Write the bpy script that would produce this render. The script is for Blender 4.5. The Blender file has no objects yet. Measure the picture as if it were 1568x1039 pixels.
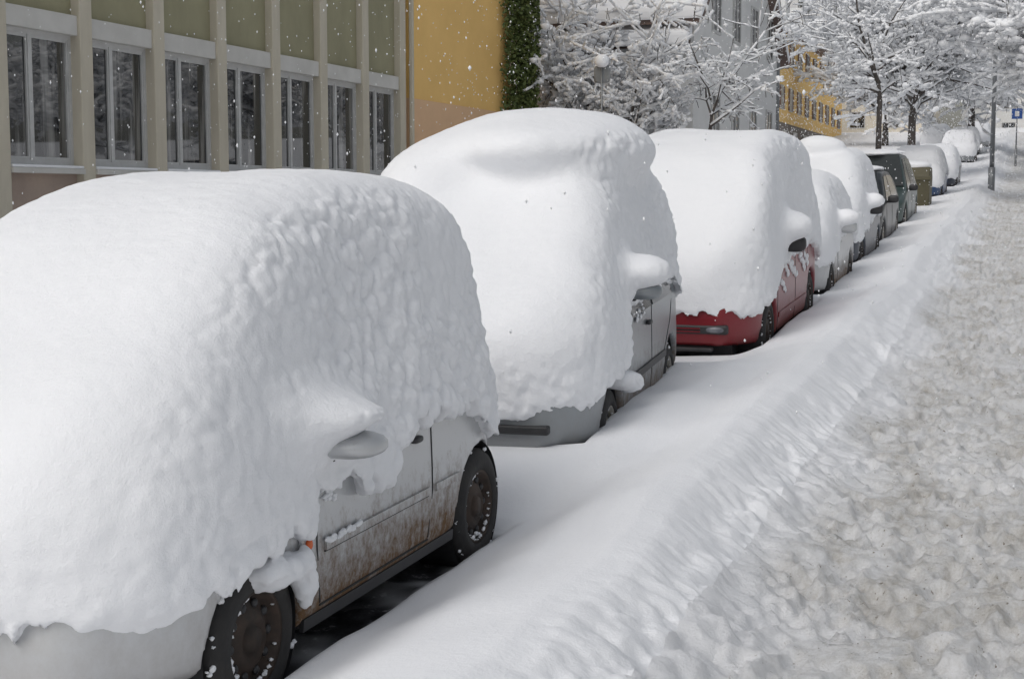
import bpy, math, random
import numpy as np
rng=np.random.RandomState(7); random.seed(7)
S=bpy.context.scene
# ---------------------------------------------------------------- noise
LAT=rng.rand(32,32,32).astype(np.float32)
JIT=rng.rand(16,16,16,3)
def rot(x,y,z,seed):
    x=np.asarray(x,dtype=np.float64); y=np.asarray(y,dtype=np.float64); z=np.asarray(z,dtype=np.float64)
    x,y,z=(.60*x-.64*y+.48*z+seed*7.31+500, .80*x+.48*y-.36*z+seed*3.17+500, 0*x+.60*y+.80*z+seed*1.73+500)
    return np.broadcast_arrays(x,y,z)
def vn(x,y,z,seed=0):
    x,y,z=rot(x,y,z,seed)
    xi=np.floor(x).astype(int); yi=np.floor(y).astype(int); zi=np.floor(z).astype(int)
    fx=x-xi; fy=y-yi; fz=z-zi
    fx=fx*fx*(3-2*fx); fy=fy*fy*(3-2*fy); fz=fz*fz*(3-2*fz)
    x0=xi%32;x1=(xi+1)%32;y0=yi%32;y1=(yi+1)%32;z0=zi%32;z1=(zi+1)%32
    a=LAT[x0,y0,z0]*(1-fx)+LAT[x1,y0,z0]*fx
    b=LAT[x0,y1,z0]*(1-fx)+LAT[x1,y1,z0]*fx
    c=LAT[x0,y0,z1]*(1-fx)+LAT[x1,y0,z1]*fx
    d=LAT[x0,y1,z1]*(1-fx)+LAT[x1,y1,z1]*fx
    return ((a*(1-fy)+b*fy)*(1-fz)+(c*(1-fy)+d*fy)*fz)*2-1
def bil(x,y,z,seed=0): return np.abs(vn(x,y,z,seed))*2-.65
def cob(x,y,z,seed=0):
    """rounded cobbles with creases between them: -1..~.6"""
    x,y,z=rot(x,y,z,seed); xi=np.floor(x).astype(int); yi=np.floor(y).astype(int); zi=np.floor(z).astype(int)
    best=np.full(x.shape,9.)
    for i in(-1,0,1):
        for j in(-1,0,1):
            for k in(-1,0,1):
                p=JIT[(xi+i)%16,(yi+j)%16,(zi+k)%16]
                d=(xi+i+p[...,0]-x)**2+(yi+j+p[...,1]-y)**2+(zi+k+p[...,2]-z)**2
                best=np.minimum(best,d)
    return .6-best*1.7
def sst(a,b,x):
    t=np.clip((x-a)/(b-a),0,1); return t*t*(3-2*t)
# ---------------------------------------------------------------- materials
def newmat(name):
    m=bpy.data.materials.new(name); m.use_nodes=True
    return m,m.node_tree,m.node_tree.nodes['Principled BSDF']
def N(nt,t,**k):
    n=nt.nodes.new(t)
    for a,b in k.items():
        if a.startswith('i_'): n.inputs[a[2:]].default_value=b
        else: setattr(n,a,b)
    return n
def noise(nt,scale,detail=4,rough=.55,coord='Object',sc=None):
    tc=N(nt,'ShaderNodeTexCoord'); n=N(nt,'ShaderNodeTexNoise')
    n.inputs['Scale'].default_value=scale; n.inputs['Detail'].default_value=detail; n.inputs['Roughness'].default_value=rough
    if sc:
        mp=N(nt,'ShaderNodeMapping'); mp.inputs['Scale'].default_value=sc
        nt.links.new(tc.outputs[coord],mp.inputs[0]); nt.links.new(mp.outputs[0],n.inputs['Vector'])
    else: nt.links.new(tc.outputs[coord],n.inputs['Vector'])
    return n
def ramp(nt,src,stops):
    r=N(nt,'ShaderNodeValToRGB'); e=r.color_ramp.elements
    while len(e)<len(stops): e.new(.5)
    for i,(p,c) in enumerate(stops):
        e[i].position=p; e[i].color=(c[0],c[1],c[2],1) if hasattr(c,'__len__') else (c,c,c,1)
    nt.links.new(src,r.inputs[0]); return r
def bump(nt,b,src,strength,dist,prev=None):
    n=N(nt,'ShaderNodeBump'); n.inputs['Strength'].default_value=strength; n.inputs['Distance'].default_value=dist
    nt.links.new(src,n.inputs['Height'])
    if prev: nt.links.new(prev.outputs[0],n.inputs['Normal'])
    nt.links.new(n.outputs[0],b.inputs['Normal']); return n
def simple(name,c0,c1=None,rough=.6,metal=0,scale=6,bs=0,bd=.01,sc=None,bscale=40,spec=None):
    m,nt,b=newmat(name)
    b.inputs['Roughness'].default_value=rough; b.inputs['Metallic'].default_value=metal
    if spec is not None: b.inputs['Specular IOR Level'].default_value=spec
    c1=c1 or tuple(v*.85 for v in c0)
    n=noise(nt,scale,4,.6,sc=sc); r=ramp(nt,n.outputs[0],[(.3,c0),(.7,c1)])
    nt.links.new(r.outputs[0],b.inputs['Base Color'])
    if bs:
        n2=noise(nt,bscale,3,.6); bump(nt,b,n2.outputs[0],bs,bd)
    return m
def snowmat(name,c=(.87,.88,.905),s1=.5,fine=True):
    m,nt,b=newmat(name); b.inputs['Roughness'].default_value=.7
    b.inputs['Specular IOR Level'].default_value=.15; b.inputs['Base Color'].default_value=(*c,1)
    if fine:
        f=noise(nt,44,5,.78); bump(nt,b,f.outputs[0],s1,.013)
    return m
M_SNOW=snowmat('snow')
M_SNOWT=snowmat('tree_snow',(.88,.89,.91),fine=False)
def bank_mat():
    m,nt,b=newmat('bank_snow'); b.inputs['Roughness'].default_value=.7; b.inputs['Specular IOR Level'].default_value=.15
    at=N(nt,'ShaderNodeAttribute',attribute_name='asphalt')
    d=noise(nt,9,4,.7); rd=ramp(nt,d.outputs[0],[(.4,(.02,.02,.022)),(.60,(.06,.06,.065)),(.68,(.35,.35,.36))])
    mx=N(nt,'ShaderNodeMix',data_type='RGBA'); nt.links.new(at.outputs['Fac'],mx.inputs[0])
    mx.inputs[6].default_value=(.85,.86,.885,1); nt.links.new(rd.outputs[0],mx.inputs[7]); nt.links.new(mx.outputs[2],b.inputs['Base Color'])
    f=noise(nt,34,5,.78); bump(nt,b,f.outputs[0],.48,.015)
    return m
def path_mat():
    m,nt,b=newmat('trodden_snow'); b.inputs['Roughness'].default_value=.7; b.inputs['Specular IOR Level'].default_value=.2
    n=noise(nt,2.2,9,.82,sc=(1.3,.7,1)); r=ramp(nt,n.outputs[0],[(.37,(.79,.795,.81)),(.48,(.70,.70,.70)),(.59,(.55,.535,.51)),(.70,(.38,.35,.31))])
    at=N(nt,'ShaderNodeAttribute',attribute_name='dirt')
    mx=N(nt,'ShaderNodeMix',data_type='RGBA'); nt.links.new(at.outputs['Fac'],mx.inputs[0])
    mx.inputs[6].default_value=(.85,.86,.885,1); nt.links.new(r.outputs[0],mx.inputs[7])
    g=noise(nt,30,3,.6); rg=ramp(nt,g.outputs[0],[(.66,0),(.72,1)])
    m3=N(nt,'ShaderNodeMath',operation='MULTIPLY'); nt.links.new(rg.outputs[0],m3.inputs[0]); nt.links.new(at.outputs['Fac'],m3.inputs[1])
    m2=N(nt,'ShaderNodeMix',data_type='RGBA'); nt.links.new(m3.outputs[0],m2.inputs[0]); nt.links.new(mx.outputs[2],m2.inputs[6]); m2.inputs[7].default_value=(.2,.165,.13,1)
    nt.links.new(m2.outputs[2],b.inputs['Base Color'])
    f=noise(nt,20,7,.82); bump(nt,b,f.outputs[0],.75,.032)
    return m
M_BANK=bank_mat(); M_PATH=path_mat()
def paint(name,c,metal=.3,dirt=.6,z0=.15,z1=.6,rough=.32):
    m,nt,b=newmat(name); b.inputs['Metallic'].default_value=metal
    b.inputs['Coat Weight'].default_value=.25; b.inputs['Coat Roughness'].default_value=.15
    tc=N(nt,'ShaderNodeTexCoord'); sp=N(nt,'ShaderNodeSeparateXYZ'); nt.links.new(tc.outputs['Object'],sp.inputs[0])
    mr=N(nt,'ShaderNodeMapRange'); mr.inputs[1].default_value=z0; mr.inputs[2].default_value=z1; mr.inputs[3].default_value=1.15; mr.inputs[4].default_value=-.15
    nt.links.new(sp.outputs[2],mr.inputs[0])
    n=noise(nt,13,8,.85,sc=(1,1.2,.8)); ad=N(nt,'ShaderNodeMath',operation='MULTIPLY_ADD'); nt.links.new(n.outputs[0],ad.inputs[0]); ad.inputs[1].default_value=3.0; ad.inputs[2].default_value=-1.55
    a2=N(nt,'ShaderNodeMath',operation='ADD',use_clamp=True); nt.links.new(mr.outputs[0],a2.inputs[0]); nt.links.new(ad.outputs[0],a2.inputs[1])
    yr=N(nt,'ShaderNodeMapRange'); yr.inputs[1].default_value=.35; yr.inputs[2].default_value=1.1; yr.inputs[3].default_value=.18*dirt; yr.inputs[4].default_value=dirt
    nt.links.new(sp.outputs[1],yr.inputs[0])
    mu=N(nt,'ShaderNodeMath',operation='MULTIPLY'); nt.links.new(yr.outputs[0],mu.inputs[1]); nt.links.new(a2.outputs[0],mu.inputs[0])
    mx=N(nt,'ShaderNodeMix',data_type='RGBA'); nt.links.new(mu.outputs[0],mx.inputs[0]); mx.inputs[6].default_value=(*c,1); mx.inputs[7].default_value=(.15,.085,.04,1)
    nt.links.new(mx.outputs[2],b.inputs['Base Color'])
    rr=N(nt,'ShaderNodeMapRange'); nt.links.new(mu.outputs[0],rr.inputs[0]); rr.inputs[3].default_value=rough; rr.inputs[4].default_value=.95
    nt.links.new(rr.outputs[0],b.inputs['Roughness'])
    mm=N(nt,'ShaderNodeMapRange'); nt.links.new(mu.outputs[0],mm.inputs[0]); mm.inputs[3].default_value=metal; mm.inputs[4].default_value=0
    nt.links.new(mm.outputs[0],b.inputs['Metallic'])
    cc=N(nt,'ShaderNodeMapRange'); nt.links.new(mu.outputs[0],cc.inputs[0]); cc.inputs[2].default_value=.4; cc.inputs[3].default_value=.25; cc.inputs[4].default_value=0
    nt.links.new(cc.outputs[0],b.inputs['Coat Weight'])
    return m
M_SILVER=paint('silver_paint',(.50,.51,.52),.35,1.,.20,.66)
M_GREY=paint('grey_paint',(.27,.29,.305),.5,.8,.2,.7)
M_RED=paint('red_paint',(.20,.012,.02),.2,.4)
M_NAVY=paint('navy_paint',(.025,.035,.055),.3,.4)
M_BLUE=paint('blue_paint',(.03,.07,.16),.3,.4)
M_BLACK=paint('black_paint',(.02,.025,.027),.3,.3)
M_GREEN=paint('green_paint',(.06,.09,.085),.4,.3)
M_RUB=simple('rubber',(.018,.018,.019),(.035,.032,.03),.8,bs=.3)
M_DARK=simple('dark_plastic',(.02,.02,.022),(.035,.035,.037),.5)
M_SEAM=simple('seam',(.03,.03,.03),None,.8)
M_RIM=simple('steel_rim',(.07,.046,.034),(.03,.024,.02),.6,.4,scale=12)
M_RIM2=simple('hub_cap',(.42,.39,.34),(.3,.28,.25),.4,.5,scale=12)
M_GLASSC=simple('car_glass',(.02,.025,.027),(.03,.035,.035),.06)
M_ORANGE=simple('indicator_orange',(.7,.13,.02),(.6,.1,.02),.25)
M_LAMP=simple('headlamp_glass',(.25,.26,.28),(.1,.1,.12),.12)
# ---------------------------------------------------------------- mesh helpers
def mkobj(name,v,f,mat,parent=None,smooth=True,attrs=None):
    me=bpy.data.meshes.new(name); me.from_pydata(np.asarray(v).tolist(),[],f.tolist() if hasattr(f,'tolist') else f); me.materials.append(mat)
    if smooth: me.polygons.foreach_set('use_smooth',[True]*len(me.polygons))
    if attrs:
        for k,a in attrs.items():
            at=me.attributes.new(k,'FLOAT','POINT'); at.data.foreach_set('value',np.asarray(a,dtype=np.float32))
    me.update(); o=bpy.data.objects.new(name,me); S.collection.objects.link(o)
    if parent: o.parent=parent
    return o
def empty(name,loc=(0,0,0),rot=(0,0,0)):
    o=bpy.data.objects.new(name,None); o.location=loc; o.rotation_euler=rot; o.empty_display_size=.3; S.collection.objects.link(o); return o
class MB:
    def __init__(s): s.v=[]; s.f=[]
    def box(s,x0,x1,y0,y1,z0,z1):
        b=len(s.v); s.v+=[(x0,y0,z0),(x1,y0,z0),(x1,y1,z0),(x0,y1,z0),(x0,y0,z1),(x1,y0,z1),(x1,y1,z1),(x0,y1,z1)]
        s.f+=[(b,b+3,b+2,b+1),(b+4,b+5,b+6,b+7),(b,b+1,b+5,b+4),(b+1,b+2,b+6,b+5),(b+2,b+3,b+7,b+6),(b+3,b,b+4,b+7)]
    def prism(s,pts,vec):
        b=len(s.v); n=len(pts); s.v+=[tuple(p) for p in pts]+[tuple(p[i]+vec[i] for i in range(3)) for p in pts]
        s.f.append(tuple(range(b,b+n))[::-1]); s.f.append(tuple(range(b+n,b+2*n)))
        for i in range(n):
            j=(i+1)%n; s.f.append((b+i,b+j,b+n+j,b+n+i))
    def build(s,name,mat,parent=None,smooth=False,bevel=0):
        o=mkobj(name,s.v,s.f,mat,parent,smooth)
        if bevel:
            m=o.modifiers.new('bev','BEVEL'); m.width=bevel; m.segments=2
        return o
def tubes(P0,P1,R0,R1,n=5,squash=1.0):
    P0=np.array(P0);P1=np.array(P1);R0=np.array(R0);R1=np.array(R1)
    d=P1-P0; L=np.linalg.norm(d,axis=1,keepdims=True)+1e-9; d=d/L
    up=np.where(np.abs(d[:,2:3])>.95,np.array([[1.,0,0]]),np.array([[0,0,1.]]))
    u=np.cross(d,up); u/=np.linalg.norm(u,axis=1,keepdims=True); w=np.cross(u,d)
    a=np.arange(n)*2*math.pi/n
    ring=np.cos(a)[None,:,None]*u[:,None,:]+squash*np.sin(a)[None,:,None]*w[:,None,:]
    V=np.concatenate([P0[:,None,:]+ring*R0[:,None,None],P1[:,None,:]+ring*R1[:,None,None]],axis=1)
    m=len(P0); V=V.reshape(-1,3); base=np.arange(m)[:,None]*2*n
    i=np.arange(n); j=(i+1)%n
    q=np.stack([i,j,j+n,i+n],axis=1)
    F=(base[:,None,:]+q[None]).reshape(-1,4)
    caps=(base+np.arange(n)[::-1][None]).tolist()+(base+n+np.arange(n)[None]).tolist()
    return V,F.tolist()+caps
def ico(sub=1):
    import bmesh
    bm=bmesh.new(); bmesh.ops.create_icosphere(bm,subdivisions=sub,radius=1); bm.verts.ensure_lookup_table()
    v=np.array([x.co[:] for x in bm.verts]); f=np.array([[q.index for q in p.verts] for p in bm.faces]); bm.free(); return v,f
ICO1=ico(1); ICO2=ico(2); ICO3=ico(3)
OCT=(np.array([[1,0,0],[-1,0,0],[0,1,0],[0,-1,0],[0,0,1],[0,0,-1]],float),np.array([[0,2,4],[2,1,4],[1,3,4],[3,0,4],[2,0,5],[1,2,5],[3,1,5],[0,3,5]]))
def blobs(C,R,base=ICO1,jit=.15):
    C=np.array(C);R=np.array(R); v,f=base
    V=v[None]*R[:,None,:]*(1+jit*(rng.rand(len(C),len(v),1)-.5)*2)+C[:,None,:]
    F=f[None]+np.arange(len(C))[:,None,None]*len(v)
    return V.reshape(-1,3),F.reshape(-1,3)
def superell(name,c,r,p,mat,parent,n=20):
    v,f=ICO3
    s=(np.abs(v)**p).sum(1,keepdims=True)**(-1/p)
    return mkobj(name,v*s*np.array(r)+np.array(c),f,mat,parent)
def lathe_x(prof,n=48):
    V=[];F=[]
    for i in range(n):
        a=2*math.pi*i/n
        for x,r in prof: V.append((x,r*math.cos(a),r*math.sin(a)))
    m=len(prof)
    for i in range(n):
        k=(i+1)%n
        for j in range(m-1): F.append((i*m+j,k*m+j,k*m+j+1,i*m+j+1))
    return np.array(V),F
# ---------------------------------------------------------------- surface nets
def nets(F,org,h):
    nx,ny,nz=F.shape; s=F<0
    cnt=np.zeros((nx-1,ny-1,nz-1),np.int8)
    for i in(0,1):
        for j in(0,1):
            for k in(0,1): cnt+=s[i:nx-1+i,j:ny-1+j,k:nz-1+k]
    act=(cnt>0)&(cnt<8); A=np.argwhere(act); idx=np.full(act.shape,-1,np.int64); idx[act]=np.arange(len(A))
    P=np.zeros((len(A),3)); W=np.zeros(len(A))
    cor=[(i,j,k) for i in(0,1) for j in(0,1) for k in(0,1)]
    for a in cor:
        for ax in range(3):
            if a[ax]==0:
                b=list(a); b[ax]=1
                fa=F[A[:,0]+a[0],A[:,1]+a[1],A[:,2]+a[2]]; fb=F[A[:,0]+b[0],A[:,1]+b[1],A[:,2]+b[2]]
                m=(fa<0)!=(fb<0); t=fa[m]/(fa[m]-fb[m])
                p=np.tile(np.array(a,float),(m.sum(),1)); p[:,ax]=t; P[m]+=p; W[m]+=1
    V=(P/W[:,None]+A)*h+np.array(org)
    Q=[]
    for ax in range(3):
        b=(ax+1)%3;c=(ax+2)%3
        sl0=[slice(1,-1)]*3; sl1=[slice(1,-1)]*3; sl0[ax]=slice(0,-1); sl1[ax]=slice(1,None)
        s0=s[tuple(sl0)]; d=s0!=s[tuple(sl1)]
        I=np.argwhere(d); off=np.array([1,1,1]); off[ax]=0; inside=s0[d]; I=I+off
        def g(db,dc):
            J=I.copy(); J[:,b]-=db; J[:,c]-=dc; return idx[J[:,0],J[:,1],J[:,2]]
        q=np.stack([g(1,1),g(0,1),g(0,0),g(1,0)],axis=1)
        q[~inside]=q[~inside][:,::-1]; Q.append(q)
    Q=np.concatenate(Q); Q=Q[(Q>=0).all(1)]
    return V,Q
def vnormals(V,Q):
    n=np.cross(V[Q[:,2]]-V[Q[:,0]],V[Q[:,3]]-V[Q[:,1]]); Nn=np.zeros_like(V)
    for k in range(4): np.add.at(Nn,Q[:,k],n)
    return Nn/(np.linalg.norm(Nn,axis=1,keepdims=True)+1e-12)
def chaikin(p,it=2):
    p=[np.array(q,float) for q in p]
    for _ in range(it):
        o=[]
        for i in range(len(p)):
            a=p[i]; b=p[(i+1)%len(p)]; o+= [a*.75+b*.25,a*.25+b*.75]
        p=o
    return p
def polysdf(py,pz,pts):
    d=np.full(py.shape,1e9); s=np.ones(py.shape); n=len(pts)
    for i in range(n):
        a=pts[i]; b=pts[i-1]; e=b-a; wy=py-a[0]; wz=pz-a[1]
        t=np.clip((wy*e[0]+wz*e[1])/(e@e+1e-12),0,1)
        d=np.minimum(d,(wy-e[0]*t)**2+(wz-e[1]*t)**2)
        c1=pz>=a[1]; c2=pz<b[1]; c3=e[0]*wz>e[1]*wy
        fl=(c1&c2&c3)|(~c1&~c2&~c3); s=np.where(fl,-s,s)
    return s*np.sqrt(d)
def smax(a,b,k):
    h=np.clip(k-np.abs(a-b),0,None)/k; return np.maximum(a,b)+h*h*k*.25
def smin(a,b,k): return -smax(-a,-b,k)
def hw(sp,y,z,off=0.,tum=None):
    w=sp['W']/2; rf=sp.get('rf',.6); L=sp['L']; tum=sp.get('tum',.26) if tum is None else tum
    r=w+off-tum*np.maximum(0,z-sp['belt'])-.10*np.maximum(0,.42-z)-.03*np.maximum(0,z-.6)
    r=r-sp.get('cf',.24)*np.maximum(0,(rf-y)/rf)**2.4-.2*np.maximum(0,(y-(L-.5))/.5)**2.2
    return r
def grid(x0,x1,y0,y1,z0,z1,h):
    return np.arange(x0,x1+h,h),np.arange(y0,y1+h,h),np.arange(z0,z1+h,h)
def ellf(X,Y,Z,c,r):
    q=np.sqrt(((X-c[0])/r[0])**2+((Y-c[1])/r[1])**2+((Z-c[2])/r[2])**2); return (q-1)*min(r)
def body_mesh(sp,h):
    w=sp['W']/2+.06; zt=max(p[1] for p in sp['body'])+.08
    x,y,z=grid(-w,w,-.12,sp['L']+.15,.1,zt,h)
    Yg,Zg=np.meshgrid(y,z,indexing='ij'); P=polysdf(Yg,Zg,chaikin(sp['body'],1))
    H=hw(sp,Yg,Zg)
    F=smax(P[None],np.abs(x)[:,None,None]-H[None],.09)
    for hy in sp['hubs']:
        c=np.hypot(Yg-hy,Zg-sp['hz'])-sp['ra']
        g=np.maximum(c[None],(sp['W']/2-.27)-np.abs(x)[:,None,None]); F=np.maximum(F,-g)
    return nets(F,(x[0],y[0],z[0]),h)
def snow_mesh(sp,h,seed=0,rough=1.):
    w=sp['W']/2+.32; zt=sp.get('ztop',max(p[1] for p in sp['snow'])+.1)
    x,y,z=grid(-w,w,-.25,sp['L']+.3,.2,zt,h)
    Yg,Zg=np.meshgrid(y,z,indexing='ij'); P=polysdf(Yg,Zg,chaikin(sp['snow'],2))
    H=hw(sp,Yg,Zg,sp.get('soff',.06),sp.get('stum',.24))
    F=smax(P[None],np.abs(x)[:,None,None]-H[None],sp.get('k',.34))
    X,Y,Z=np.meshgrid(x,y,z,indexing='ij',sparse=True)
    for c,r,k in sp.get('blobs',[]): F=smin(F,ellf(X,Y,Z,c,r),k)
    ey=np.interp(y,[e[0] for e in sp['edge']],[e[1] for e in sp['edge']])
    XX,YY=np.meshgrid(x,y,indexing='ij')
    e=ey[None,:]+.040*vn(XX*4,YY*4,0,seed)+.045*bil(XX*8,YY*8,3,seed)+.038*bil(XX*20,YY*20,5,seed)
    F=smax(F,e[:,:,None]-z[None,None,:],.015)
    for c,r,k in sp.get('blobs2',[]): F=smin(F,ellf(X,Y,Z,c,r),k)
    V,Q=nets(F,(x[0],y[0],z[0]),h); n=vnormals(V,Q); a,b,c=V.T
    side=sst(.5,.85,np.abs(n[:,0])); 
    low=(1-sst(.45,1.05,c+.18*vn(a*2,b*2,0,seed)))
    m=np.maximum(side,low*.9); patchy=.35+.65*sst(-.5,.35,vn(a*1.3,b*1.3,c*1.3,seed+9))
    wx=a+.035*vn(a*6,b*6,c*6,seed+20)+.014*vn(a*18,b*18,c*18,seed+22); wy_=b+.035*vn(a*6,b*6,c*6,seed+21)+.014*vn(a*18,b*18,c*18,seed+23)
    dsp=.036*vn(a*1.5,b*1.5,c*1.5,seed+1)+.012*vn(a*3.5,b*3.5,c*3.5,seed+2)
    dsp=dsp+rough*m*patchy*(.006*vn(a*7,b*7,c*7,seed+3)+.021*cob(wx*10,wy_*10,c*10,seed+4)+.015*cob(wx*21,wy_*21,c*21,seed+5))
    dsp=dsp+.0026*vn(a*25,b*25,c*25,seed+6)
    V=V+n*dsp[:,None]
    return V,Q
def strip(sp,pts,wd,off,name,mat,par,side=1,th=.006):
    mb=MB()
    for (y0,z0),(y1,z1) in zip(pts[:-1],pts[1:]):
        L=math.hypot(y1-y0,z1-z0); ny,nz=-(z1-z0)/L*wd/2,(y1-y0)/L*wd/2; m=max(1,int(L/.12))
        for i in range(m):
            ya,za=y0+(y1-y0)*i/m,z0+(z1-z0)*i/m; yb,zb=y0+(y1-y0)*(i+1)/m,z0+(z1-z0)*(i+1)/m
            q=[(ya+ny,za+nz),(yb+ny,zb+nz),(yb-ny,zb-nz),(ya-ny,za-nz)]
            mb.prism([(side*(float(hw(sp,np.array(a),np.array(b)))+off-th),a,b) for a,b in q],(side*th,0,0))
    return mb.build(name,mat,par)
def patch(sp,pts,off,name,mat,par,side=1):
    mb=MB(); mb.prism([(side*(float(hw(sp,np.array(a),np.array(b)))+off-.02),a,b) for a,b in pts],(side*.02,0,0)); return mb.build(name,mat,par)
def wheel(sp,hy,side,par,rim,snowy=True):
    R=sp['R']; w=.165 if R<.295 else .185; r=R*.64
    t=[(-w/2,r),(-w/2-.005,R*.8),(-w/2+.012,R*.95),(-w/2+.035,R),(w/2-.035,R),(w/2-.012,R*.95),(w/2+.005,R*.8),(w/2,r),(w/2-.02,r*.97)]
    d=[(w/2-.018,r*1.01),(w/2-.004,r*.98),(w/2-.012,r*.9),(w/2-.05,r*.84),(w/2-.035,r*.62),(w/2-.015,r*.45),(w/2-.03,r*.3),(w/2-.012,r*.26),(w/2-.008,0.001)]
    cx=sp['W']/2-w/2-.015
    for prof,nm,mt in ((t,'tyre',M_RUB),(d,'rim',rim)):
        V,F=lathe_x(prof); V[:,0]*=side; V+=np.array([side*cx,hy,sp['hz']])
        if side<0: F=[f[::-1] for f in F]
        mkobj(nm,V,F,mt,par)
    C=[];Rr=[]
    for i in range(10):
        a=2*math.pi*i/10; C.append((side*(cx+w/2-.036),hy+math.cos(a)*r*.7,sp['hz']+math.sin(a)*r*.7)); Rr.append((.012,r*.1,r*.1))
    V,F=blobs(C,Rr,ICO2,0); mkobj('rim_holes',V,F,M_DARK,par)
    if snowy:
        C=[];Rr=[]
        for i in range(90):
            a=random.uniform(0,6.28) if i%3==0 else random.gauss(-1.6,.8); rr=R*random.choice([.56,.60,.62,.9,1.0])+random.gauss(0,.010); q=random.uniform(.003,.013)
            C.append((side*(cx+w/2-.018),hy+math.cos(a)*rr,sp['hz']+math.sin(a)*rr)); Rr.append((.008,q*1.5,q))
        V,F=blobs(C,Rr,ICO2,.35); mkobj('wheel_snow',V,F,M_SNOW,par)
def gY(Y):
    Y=np.minimum(np.asarray(Y,float),150)
    sp=lambda v: np.where(v>6,v,np.log1p(np.exp(np.clip(v,-30,6))))
    return .0136*Y+.03*sp(Y-12)+.025*sp(Y-60)
CARS=[]
def car(sp,loc,paintm,yaw=0,h=.022,hs=.024,rim=M_RIM,seed=0,snow=True,rough=1.,glass=False):
    cy=sp['L']/2; Yc=loc[1]+cy
    z=float(gY(Yc)); sl=float((gY(Yc+1)-gY(Yc-1))/2)
    z0=z-sl*cy+loc[2]
    e=empty('parked_car',(loc[0],loc[1],z0),(math.atan(sl),0,math.radians(yaw)))
    V,Q=body_mesh(sp,h); mkobj('car_body',V,Q,paintm,e)
    if snow:
        V,Q=snow_mesh(sp,hs,seed,rough); mkobj('snow_cover',V,Q,M_SNOW,e)
    for hy in sp['hubs']:
        for s in (1,-1): wheel(sp,hy,s,e,rim)
    mb=MB(); mb.box(-sp['W']/2+.27,sp['W']/2-.27,.25,sp['L']-.2,.14,.35); mb.build('underbody',M_DARK,e)
    for hy in sp['hubs']:
        V,F=lathe_x([(sp['W']/2-.26,sp['ra']-.01),(sp['W']/2-.04,sp['ra']-.005)],40)
        o=mkobj('wheel_well',V,F,M_DARK,e); o.location=(0,hy,sp['hz'])
    CARS.append((loc,sp,yaw)); return e
def mirror(sp,e,y,z,mat,r=(.12,.07,.085),out=.11,p=3.2):
    for s in (1,-1):
        x=sp['W']/2+out
        superell('mirror',(s*x,y,z),r,p,mat,e)
        mb=MB(); mb.box(min(s*(x-.15),s*(x-.04)),max(s*(x-.15),s*(x-.04)),y-.02,y+.03,z-.07,z-.03); mb.build('mirror_arm',M_DARK,e,bevel=.008)
# ------- car 1
c1=dict(W=1.64,L=3.4,belt=.86,hubs=(.77,2.97),hz=.275,R=.29,ra=.33,rf=.65,cf=.26,k=.32,soff=.065,stum=.17,grow=0.,
 body=[(.0,.2),(-.0,.5),(.08,.66),(.75,.86),(1.0,.92),(1.65,1.38),(2.2,1.42),(2.9,1.36),(3.3,.95),(3.38,.6),(3.36,.2)],
 snow=[(-.03,.3),(-.09,.7),(-.01,.97),(.2,1.2),(.6,1.46),(.95,1.70),(1.3,1.87),(1.75,1.94),(2.4,1.93),(3.0,1.88),(3.32,1.64),(3.47,1.3),(3.49,.8),(3.44,.3)],
 edge=[(-.1,.49),(.2,.45),(.4,.54),(.61,.60),(.77,.62),(.95,.61),(1.08,.60),(1.16,.72),(1.3,.74),(1.5,.68),(1.75,.71),(1.9,.82),(2.5,.84),(2.8,.80),(3.0,.66),(3.3,.68),(3.4,.7)],
 blobs=[((.90,1.22,1.02),(.20,.24,.10),.2),((-.90,1.22,1.02),(.20,.26,.11),.2)],
 blobs2=[((.79,.92,.49),(.11,.17,.055),.05),((.84,1.05,.42),(.05,.05,.11),.04),((.82,.82,.525),(.07,.08,.04),.04)])
e=car(c1,(-3.32,3.6,0),M_SILVER,0,.018,.015,seed=1)
mirror(c1,e,1.24,.905,M_SILVER,(.16,.13,.05),.11,2.5)
strip(c1,[(1.24,.28),(1.20,.5),(1.20,.8)],.008,.003,'door_seam_front',M_SEAM,e)
strip(c1,[(2.3,.28),(2.33,.5),(2.33,.86)],.008,.003,'door_seam_rear',M_SEAM,e)
strip(c1,[(1.24,.27),(2.3,.27)],.008,.003,'sill_seam',M_SEAM,e)
strip(c1,[(1.26,.50),(2.28,.50)],.035,.012,'door_moulding',M_SILVER,e,th=.014)
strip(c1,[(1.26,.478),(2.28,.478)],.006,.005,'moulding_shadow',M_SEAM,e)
strip(c1,[(2.36,.50),(2.64,.50)],.035,.012,'rear_moulding',M_SILVER,e,th=.014)
strip(c1,[(1.12,.22),(2.62,.22)],.05,.0,'sill_trim',M_DARK,e,th=.02)
superell('side_indicator',(c1['W']/2+.004,1.13,.535),(.012,.022,.022),2.2,M_ORANGE,e)
superell('door_handle',(c1['W']/2+.0,2.16,.755),(.02,.05,.016),3,M_DARK,e)
def snowbits(sp,e,pts,q0,q1,th=.010,el=1.6,off=.004):
    C=[];Rr=[]
    for yy,zz in pts:
        C.append((float(hw(sp,np.array(yy),np.array(zz)))+off,yy,zz)); q=random.uniform(q0,q1); Rr.append((th*random.uniform(.6,1),q*random.uniform(.8,el),q*.7))
    V,F=blobs(C,Rr,ICO3,.12); mkobj('stuck_snow',V,F,M_SNOW,e)
snowbits(c1,e,[(random.uniform(1.26,1.55),.52+random.gauss(0,.005)) for _ in range(50)],.004,.016,off=.014)
snowbits(c1,e,[(random.uniform(1.2,1.36),random.uniform(.66,.76)) for _ in range(24)],.004,.016)
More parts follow.
